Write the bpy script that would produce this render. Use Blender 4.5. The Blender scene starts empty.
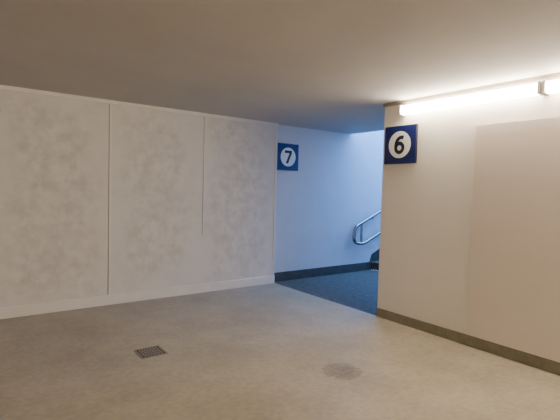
import bpy, bmesh, math
from mathutils import Matrix, Vector

CEIL=2.54
# ---------------- materials ----------------
def srgb(r,g,b):
    f=lambda c:(c/255/12.92) if c/255<=0.04045 else ((c/255+0.055)/1.055)**2.4
    return (f(r),f(g),f(b),1)
def mat(name,c1,c2=None,scale=3.0,rough=0.7,bump=0.0,bscale=60,metal=0.0,detail=6,lo=.35,hi=.65,spec=0.5):
    m=bpy.data.materials.new(name); m.use_nodes=True
    nt=m.node_tree; b=nt.nodes['Principled BSDF']
    b.inputs['Roughness'].default_value=rough; b.inputs['Metallic'].default_value=metal
    b.inputs['Specular IOR Level'].default_value=spec
    tc=nt.nodes.new('ShaderNodeTexCoord')
    n=nt.nodes.new('ShaderNodeTexNoise'); n.inputs['Scale'].default_value=scale
    n.inputs['Detail'].default_value=detail; n.inputs['Roughness'].default_value=.65
    nt.links.new(tc.outputs['Object'],n.inputs['Vector'])
    r=nt.nodes.new('ShaderNodeValToRGB')
    r.color_ramp.elements[0].position=lo; r.color_ramp.elements[0].color=c1
    r.color_ramp.elements[1].position=hi; r.color_ramp.elements[1].color=c2 or c1
    nt.links.new(n.outputs['Fac'],r.inputs['Fac'])
    nt.links.new(r.outputs['Color'],b.inputs['Base Color'])
    if bump>0:
        n2=nt.nodes.new('ShaderNodeTexNoise'); n2.inputs['Scale'].default_value=bscale; n2.inputs['Detail'].default_value=4
        nt.links.new(tc.outputs['Object'],n2.inputs['Vector'])
        bp=nt.nodes.new('ShaderNodeBump'); bp.inputs['Strength'].default_value=bump; bp.inputs['Distance'].default_value=.01
        nt.links.new(n2.outputs['Fac'],bp.inputs['Height']); nt.links.new(bp.outputs['Normal'],b.inputs['Normal'])
    m['ramp']=r.name
    return m
def emis(name,col,s):
    m=bpy.data.materials.new(name); m.use_nodes=True
    b=m.node_tree.nodes['Principled BSDF']; b.inputs['Base Color'].default_value=(.9,.9,.88,1)
    b.inputs['Emission Color'].default_value=col; b.inputs['Emission Strength'].default_value=s
    return m
def mnode(nt):
    def mathn(op,a,b=None,c=None):
        n=nt.nodes.new('ShaderNodeMath'); n.operation=op
        for i,v in enumerate((a,b,c)):
            if v is None: continue
            if isinstance(v,(int,float)): n.inputs[i].default_value=v
            else: nt.links.new(v,n.inputs[i])
        return n.outputs[0]
    return mathn

M_ceil=mat('ceiling_paint',srgb(193,189,182),srgb(200,196,189),1.2,.85,.05,40)
M_trimw=mat('white_trim_paint',srgb(218,213,204),srgb(224,219,211),4,.6)
M_wallr=mat('cream_wall_paint',srgb(226,219,207),srgb(231,224,213),1.5,.75,.05,50)
M_panel=mat('cream_panel',srgb(218,206,193),srgb(222,210,198),1.5,.6,.02,30)
M_alc=mat('stair_wall_paint',srgb(204,205,208),srgb(211,212,215),2,.75,.06,50)
M_base=mat('stone_skirting',srgb(112,106,88),srgb(128,122,104),9,.55)
M_based=mat('dark_skirting',srgb(68,66,62),srgb(82,80,76),9,.5)
M_rub=mat('dark_stone_floor',srgb(80,75,69),srgb(104,98,90),14,.75,.15,80,spec=.2)
M_steel=mat('brushed_steel',srgb(150,150,150),srgb(168,168,168),30,.25,metal=1.0)
M_blue=mat('sign_blue',srgb(14,28,92),srgb(16,32,98),5,.4)
M_edge=mat('sign_edge_dark',srgb(22,26,48),srgb(26,30,54),5,.5)
M_sw=mat('sign_white',srgb(235,235,230),srgb(240,240,236),5,.4)
M_sd=mat('sign_digit',srgb(14,18,40),srgb(16,20,44),5,.4)
M_grate=mat('cast_iron',srgb(112,108,98),srgb(132,127,115),40,.6,metal=.0)
M_hole=mat('drain_dark',srgb(34,32,29),srgb(42,40,36),20,.8)
M_trunk=mat('grey_trunking',srgb(128,118,104),srgb(136,126,112),8,.6)
M_body=mat('lamp_housing',srgb(225,222,214),srgb(230,227,220),8,.4)
M_tube=emis('lamp_diffuser',(1.0,.86,.70,1),65.0)
M_ext=mat('concrete',srgb(170,170,168),srgb(186,186,184),5,.8)
M_seam=mat('seam_shadow_gap',srgb(105,100,92),srgb(114,108,100),5,.9)

# whitewashed boards: thin uneven paint in the middle of each 1.28 m board, opaque filler near joints
M_board=mat('whitewashed_board',srgb(191,187,179),srgb(213,209,201),7,.8,.10,30,detail=14,lo=.36,hi=.6)
nt=M_board.node_tree; mn=mnode(nt)
geo=nt.nodes.new('ShaderNodeNewGeometry'); sx=nt.nodes.new('ShaderNodeSeparateXYZ')
nt.links.new(geo.outputs['Position'],sx.inputs[0])
ph=mn('FRACT',mn('DIVIDE',mn('ADD',sx.outputs['X'],1.06),1.28))
ed=mn('MULTIPLY',mn('MINIMUM',ph,mn('SUBTRACT',1.0,ph)),1.28)
nz=nt.nodes.new('ShaderNodeTexNoise'); nz.inputs['Scale'].default_value=2.2; nz.inputs['Detail'].default_value=8
nt.links.new(geo.outputs['Position'],nz.inputs['Vector'])
e2=mn('ADD',ed,mn('MULTIPLY',mn('SUBTRACT',nz.outputs['Fac'],.5),1.0))
z2=mn('ADD',mn('MINIMUM',mn('SUBTRACT',sx.outputs['Z'],.05),mn('SUBTRACT',2.6,sx.outputs['Z'])),mn('MULTIPLY',mn('SUBTRACT',nz.outputs['Fac'],.5),.9))
mrr=nt.nodes.new('ShaderNodeMapRange'); mrr.interpolation_type='SMOOTHSTEP'
mrr.inputs['From Min'].default_value=-.05; mrr.inputs['From Max'].default_value=.45
nt.links.new(mn('MINIMUM',e2,z2),mrr.inputs['Value'])
mx=nt.nodes.new('ShaderNodeMix'); mx.data_type='RGBA'; mx.inputs['A'].default_value=srgb(212,208,200)
nt.links.new(mrr.outputs[0],mx.inputs['Factor'])
nt.links.new(nt.nodes[M_board['ramp']].outputs['Color'],mx.inputs['B'])
nt.links.new(mx.outputs['Result'],nt.nodes['Principled BSDF'].inputs['Base Color'])

# floor: mottled, worn, one round stain, small scuffs
M_floor=mat('worn_floor',srgb(146,137,119),srgb(172,163,144),1.6,.5,.08,70,detail=12,lo=.3,hi=.7,spec=.4)
nt=M_floor.node_tree; N=nt.nodes; L=nt.links; mathn=mnode(nt)
bs=N['Principled BSDF']; ramp=N[M_floor['ramp']]
geo=N.new('ShaderNodeNewGeometry')
n2=N.new('ShaderNodeTexNoise'); n2.inputs['Scale'].default_value=22; n2.inputs['Detail'].default_value=8
L.new(geo.outputs['Position'],n2.inputs['Vector'])
sp=mathn('MULTIPLY',mathn('SUBTRACT',n2.outputs['Fac'],.5),.5)
dist=N.new('ShaderNodeVectorMath'); dist.operation='DISTANCE'
L.new(geo.outputs['Position'],dist.inputs[0]); dist.inputs[1].default_value=(2.564,2.527,0)
dd=mathn('ADD',dist.outputs['Value'],mathn('MULTIPLY',sp,.25))
def mrange(v,a,b,c,d):
    mr=N.new('ShaderNodeMapRange'); 
    for k,x in zip(('From Min','From Max','To Min','To Max'),(a,b,c,d)): mr.inputs[k].default_value=x
    L.new(v,mr.inputs['Value']); return mr.outputs[0]
blob=mrange(dd,.11,.185,.46,0)
ringm=mrange(mathn('ABSOLUTE',mathn('SUBTRACT',dd,.15)),.0,.014,.22,0)
n3=N.new('ShaderNodeTexNoise'); n3.inputs['Scale'].default_value=45; L.new(geo.outputs['Position'],n3.inputs['Vector'])
blob=mathn('MULTIPLY',blob,mathn('ADD',.35,n3.outputs['Fac']))
n4=N.new('ShaderNodeTexNoise'); n4.inputs['Scale'].default_value=6; n4.inputs['Detail'].default_value=10; n4.inputs['Roughness'].default_value=.75
L.new(geo.outputs['Position'],n4.inputs['Vector'])
scuff=mrange(n4.outputs['Fac'],.58,.70,0,.16)
light=mrange(n4.outputs['Fac'],.40,.30,0,.10)
fac=mathn('SUBTRACT',mathn('SUBTRACT',mathn('ADD',1.0,sp),blob),ringm)
fac=mathn('ADD',mathn('SUBTRACT',fac,scuff),light)
mul=N.new('ShaderNodeVectorMath'); mul.operation='SCALE'
L.new(ramp.outputs['Color'],mul.inputs[0]); L.new(fac,mul.inputs['Scale'])
L.new(mul.outputs[0],bs.inputs['Base Color'])

# ---------------- helpers ----------------
def link(o): bpy.context.scene.collection.objects.link(o)
def add_box(bm,a,b,mi=0):
    vs=[bm.verts.new((x,y,z)) for x in (a[0],b[0]) for y in (a[1],b[1]) for z in (a[2],b[2])]
    for f in ((0,1,3,2),(4,6,7,5),(0,4,5,1),(2,3,7,6),(0,2,6,4),(1,5,7,3)):
        bm.faces.new([vs[i] for i in f]).material_index=mi
def boxes(name,lst,mats,bevel=0,parent=None):
    bm=bmesh.new()
    for it in lst: add_box(bm,it[0],it[1],it[2] if len(it)>2 else 0)
    bmesh.ops.recalc_face_normals(bm,faces=bm.faces)
    me=bpy.data.meshes.new(name); bm.to_mesh(me); bm.free()
    for m in (mats if isinstance(mats,list) else [mats]): me.materials.append(m)
    o=bpy.data.objects.new(name,me); link(o)
    if bevel:
        b=o.modifiers.new('bevel','BEVEL'); b.width=bevel; b.segments=2; b.limit_method='ANGLE'
    if parent: o.parent=parent
    return o
def empty(name,loc,rz=0):
    e=bpy.data.objects.new(name,None); e.location=loc; e.rotation_euler=(0,0,rz); e.empty_display_size=.1; link(e); return e

XR=4.07; YC=3.45; YL=5.59; YA=5.65; XO=5.75; XS=6.42
X0=-4.2; Y0=-3.6
# ---------------- shell ----------------
boxes('floor',[((X0,Y0,-.1),(XR,YA,0))],M_floor)
boxes('floor_stair_lobby',[((XR,YC,-.1),(XS,YA,0))],M_rub)
boxes('ceiling',[((X0,Y0,CEIL),(XR,YA+.2,CEIL+.25)),((XR,Y0,CEIL),(XO,YA,CEIL+.25))],M_ceil)
boxes('wall_right',[((XR,Y0,0),(XR+.25,YC,CEIL))],M_wallr)
boxes('wall_back',[((X0,Y0-.2,0),(XR+.25,Y0,CEIL))],M_wallr)
boxes('wall_side',[((X0-.2,Y0-.2,0),(X0,YA+.2,CEIL))],M_wallr)
boxes('wall_stair_far',[((XR,YA,0),(12,YA+.2,5.2))],M_alc)
boxes('wall_stair_near',[((XR+.25,YC-.2,0),(XO,YC,CEIL)),((XO,YC-.2,0),(12,YC,5.2))],M_alc)
edges=[X0,-3.62,-2.34,-1.06,.22,1.50]
lst=[((X0,YL+.015,0),(4.06,YA+.2-.001,CEIL),1)]
for a,b in zip(edges[:-1],edges[1:]):
    lst.append(((a+.004,YL,.10),(b-.004,YL+.015,CEIL),0))
lst+=[((1.504,YL,.84),(2.781,YL+.015,CEIL),0),((2.789,YL,.84),(4.056,YL+.015,CEIL),0),((1.504,YL,.10),(4.056,YL+.015,.84),0)]
boxes('wall_left',lst,[M_board,M_seam],0)
lst=[]
for s in [-1.06,.22,1.50]:
    lst.append(((s+.003,YL-.007,.125),(s+.026,YL,CEIL-.04)))
lst.append(((2.785+.003,YL-.006,.84),(2.785+.020,YL,CEIL-.04)))
lst.append(((4.03,YL-.012,.125),(4.062,YL,CEIL-.04)))
boxes('trim_1',lst,M_trimw,.002)
boxes('trim_2',[((X0,YL-.022,CEIL-.045),(4.062,YL,CEIL))],M_trimw,.003)
boxes('baseboard_left',[((X0,YL-.026,0),(4.062,YL,.125))],M_trimw,.004)
boxes('baseboard_right',[((XR-.018,Y0,0),(XR,YC,.105)),((XR,YC,0),(XR+.25,YC+.015,.105))],M_base,.003)
boxes('baseboard_stair',[((4.065,YA-.02,0),(XS-.04,YA,.15))],M_based,.003)
boxes('trim_3',[((XR-.03,Y0,CEIL-.03),(XR,YC,CEIL))],M_trunk,.003)
boxes('wall_panel_board',[((XR-.036,-1.4,.115),(XR,2.285,2.17))],M_panel,.002)

# ---------------- stairs ----------------
tr,ri=.36,.155
lst=[];n=14
for i in range(n):
    lst.append(((XS+i*tr,YC+.001,0),(XS+(i+1)*tr,YA-.001,ri*(i+1))))
    lst.append(((XS+i*tr-.02,YC+.001,ri*(i+1)-.03),(XS+i*tr,YA-.001,ri*(i+1))))
boxes('staircase',lst,M_rub,.002)
bm=bmesh.new()
pts=[(XS-.04,.0),(XS-.04,.15),(XS+.02,.30),(XS+n*tr,.30+n*ri),(XS+n*tr,n*ri),(XS,0)]
f1=[bm.verts.new((x,YA-.02,z)) for x,z in pts]; f2=[bm.verts.new((x,YA,z)) for x,z in pts]
bm.faces.new(f1); bm.faces.new(f2[::-1])
for i in range(len(pts)):
    j=(i+1)%len(pts); bm.faces.new((f1[j],f1[i],f2[i],f2[j]))
bmesh.ops.recalc_face_normals(bm,faces=bm.faces)
me=bpy.data.meshes.new('trim_stair'); bm.to_mesh(me); bm.free(); me.materials.append(M_based)
o=bpy.data.objects.new('trim_stair',me); link(o)
boxes('ground_upper_landing',[((XS+n*tr,YC-.2,n*ri-.2),(14,YA+.2,n*ri))],M_ext)

# ---------------- handrail ----------------
hr=empty('handrail',(0,0,0))
def tube(name,pts,r,m,parent,cyc=False):
    cu=bpy.data.curves.new(name,'CURVE'); cu.dimensions='3D'; cu.bevel_depth=r; cu.bevel_resolution=5; cu.use_fill_caps=True
    s=cu.splines.new('POLY'); s.points.add(len(pts)-1)
    for p,q in zip(s.points,pts): p.co=(*q,1)
    o=bpy.data.objects.new(name+'_c',cu); link(o)
    dg=bpy.context.evaluated_depsgraph_get(); me=bpy.data.meshes.new_from_object(o.evaluated_get(dg))
    bpy.data.objects.remove(o); me.materials.clear(); me.materials.append(m)
    for p in me.polygons: p.use_smooth=True
    ob=bpy.data.objects.new(name,me); link(ob); ob.parent=parent; return ob
def rounded(P,r,k=8):
    out=[Vector(P[0])]
    for i in range(1,len(P)-1):
        a,b,c=map(Vector,(P[i-1],P[i],P[i+1]))
        p=b+(a-b).normalized()*r; q=b+(c-b).normalized()*r
        for j in range(k+1):
            t=j/k; out.append(p*(1-t)**2+b*2*t*(1-t)+q*t*t)
    out.append(Vector(P[-1])); return out
yr=YA-.08
sl=.42
up=lambda x:.90+(x-6.0)*sl
lo=lambda x:.58+(x-6.2)*sl
P=[(11,yr,up(11)),(5.86,yr,up(5.86)),(5.84,yr,.56),(6.10,yr,.52),(11,yr,lo(11))]
tube('rail_loop',rounded(P,.10),.03,M_steel,hr)
tube('post_bar',[(6.04,yr,.54),(6.04,yr,up(6.04))],.022,M_steel,hr)
for i,x in enumerate((6.35,7.6,8.9,10.2)):
    for j,fz in enumerate((up,lo)):
        z=fz(x)
        tube(f'bracket_{i}_{j}',rounded([(x,yr,z),(x,yr,z-.06),(x,YA,z-.06)],.03),.009,M_steel,hr)

# ---------------- signs ----------------
def ribbon(bm,pts,w,y):
    pr=None
    for i,p in enumerate(pts):
        a=Vector(pts[max(0,i-1)]); b=Vector(pts[min(len(pts)-1,i+1)])
        t=(b-a).normalized(); nn=Vector((-t.y,t.x))*w/2; p=Vector(p)
        v=(bm.verts.new((p.x+nn.x,y,p.y+nn.y)),bm.verts.new((p.x-nn.x,y,p.y-nn.y)))
        if pr: bm.faces.new((pr[0],pr[1],v[1],v[0]))
        pr=v
def sign(loc,rz,digit):
    e=empty('platform_sign',loc,rz)
    s=.215
    boxes('backing',[((-s,-.035,-s),(s,-.002,s))],M_edge,.003,e)
    boxes('face',[((-s+.002,-.038,-s+.002),(s-.002,-.035,s-.002))],M_blue,0,e)
    bm=bmesh.new(); bmesh.ops.create_cone(bm,cap_ends=True,segments=64,radius1=.152,radius2=.152,depth=.002,
        matrix=Matrix.Translation((0,-.039,0))@Matrix.Rotation(math.pi/2,4,'X'))
    me=bpy.data.meshes.new('disc'); bm.to_mesh(me); bm.free(); me.materials.append(M_sw)
    d=bpy.data.objects.new('disc',me); link(d); d.parent=e
    bm=bmesh.new(); y=-.0412
    if digit=='6':
        c=(0,-.037); r=.050
        ring=[(c[0]+r*math.cos(math.pi-2*math.pi*i/48),c[1]+r*math.sin(math.pi-2*math.pi*i/48)) for i in range(49)]
        ribbon(bm,ring,.042,y)
        stem=[]
        for i in range(25):
            t=i/24; P0=Vector((-.050,-.042)); P1=Vector((-.054,.062)); P2=Vector((.0,.094)); P3=Vector((.056,.076))
            stem.append(tuple(P0*(1-t)**3+P1*3*t*(1-t)**2+P2*3*t*t*(1-t)+P3*t**3))
        ribbon(bm,stem,.042,y-.0004)
    else:
        for q in ([(-.072,.104),(.072,.104),(.072,.062),(-.072,.062)],[(.072,.0625),(.022,.0625),(-.048,-.104),(.000,-.104)]):
            bm.faces.new([bm.verts.new((a,y,b)) for a,b in q])
    me=bpy.data.meshes.new('digit'); bm.to_mesh(me); bm.free(); me.materials.append(M_sd)
    g=bpy.data.objects.new('digit',me); link(g); g.parent=e
sign((XR,3.185,2.045),-math.pi/2,'6')
sign((4.305,YA,2.03),0,'7')

# ---------------- lamps ----------------
def lamp(x,yc,rz=0,Lh=.735):
    e=empty('fluorescent_lamp',(x,yc,2.42),rz)
    boxes('housing',[((-.05,-Lh,-.03),(0,Lh,.045))],M_body,.004,e)
    bm=bmesh.new(); prof=[]
    for i in range(17):
        a=math.pi/2+math.pi*i/16
        prof.append((-.05+.056*math.cos(a),.002+.052*math.sin(a)))
    A=[bm.verts.new((x,-Lh+.025,z)) for x,z in prof]; B=[bm.verts.new((x,Lh-.025,z)) for x,z in prof]
    for i in range(16): bm.faces.new((A[i],A[i+1],B[i+1],B[i])).smooth=True
    bmesh.ops.recalc_face_normals(bm,faces=bm.faces)
    me=bpy.data.meshes.new('diffuser'); bm.to_mesh(me); bm.free(); me.materials.append(M_tube)
    o=bpy.data.objects.new('diffuser',me); link(o); o.parent=e
    boxes('end_caps',[((-.109,-Lh,-.052),(-.001,-Lh+.025,.056)),((-.109,Lh-.025,-.052),(-.001,Lh,.056))],M_body,.006,e)
for y in (2.425,.94,-.545,-2.03): lamp(XR-.004,y)
for y in (1.2,-1.6): lamp(X0+.004,y,math.pi)  # out-of-view side wall lamps, added to light the room more evenly
lamp(0.0,Y0+.004,-math.pi/2)  # out-of-view back wall lamp, added as extra light for the room

# ---------------- floor drain ----------------
e=empty('floor_drain',(1.39,3.776,0))
s=.115
boxes('pit',[((-s+.01,-s+.01,.0005),(s-.01,s-.01,.002))],M_hole,0,e)
lst=[((-s,-s,0),(s,-s+.014,.006)),((-s,s-.014,0),(s,s,.006)),((-s,-s+.014,0),(-s+.014,s-.014,.006)),((s-.014,-s+.014,0),(s,s-.014,.006))]
for i in range(1,8):
    p=-s+.014+i*(2*s-.028)/8
    lst.append(((p-.0065,-s+.014,.001),(p+.0065,s-.014,.0055)))
    if i%2==0: lst.append(((-s+.014,p-.006,.001),(s-.014,p+.006,.0052)))
boxes('grate',lst,M_grate,.0,e)

# ---------------- world + portal ----------------
w=bpy.data.worlds.new('sky'); bpy.context.scene.world=w; w.use_nodes=True
bg=w.node_tree.nodes['Background']; bg.inputs['Color'].default_value=(.15,.39,1,1); bg.inputs['Strength'].default_value=16.5
ld=bpy.data.lights.new('sky_portal','AREA'); ld.shape='RECTANGLE'; ld.size=6.2; ld.size_y=2.2; ld.cycles.is_portal=True
lo_=bpy.data.objects.new('sky_portal',ld); lo_.location=(8.9,4.55,5.15); link(lo_)

# ---------------- camera ----------------
cam=bpy.data.cameras.new('camera'); co=bpy.data.objects.new('camera',cam); link(co)
cam.sensor_width=36; cam.lens=434/560*36; cam.clip_start=.05
p=math.radians(2.7); yaw=math.radians(53.4)
fwd=Vector((math.cos(yaw)*math.cos(p),math.sin(yaw)*math.cos(p),-math.sin(p)))
q=fwd.to_track_quat('-Z','Y').to_matrix().to_4x4()
co.matrix_world=Matrix.Translation((0,0,1.5))@q@Matrix.Rotation(math.radians(1.515),4,'Z')
bpy.context.scene.camera=co
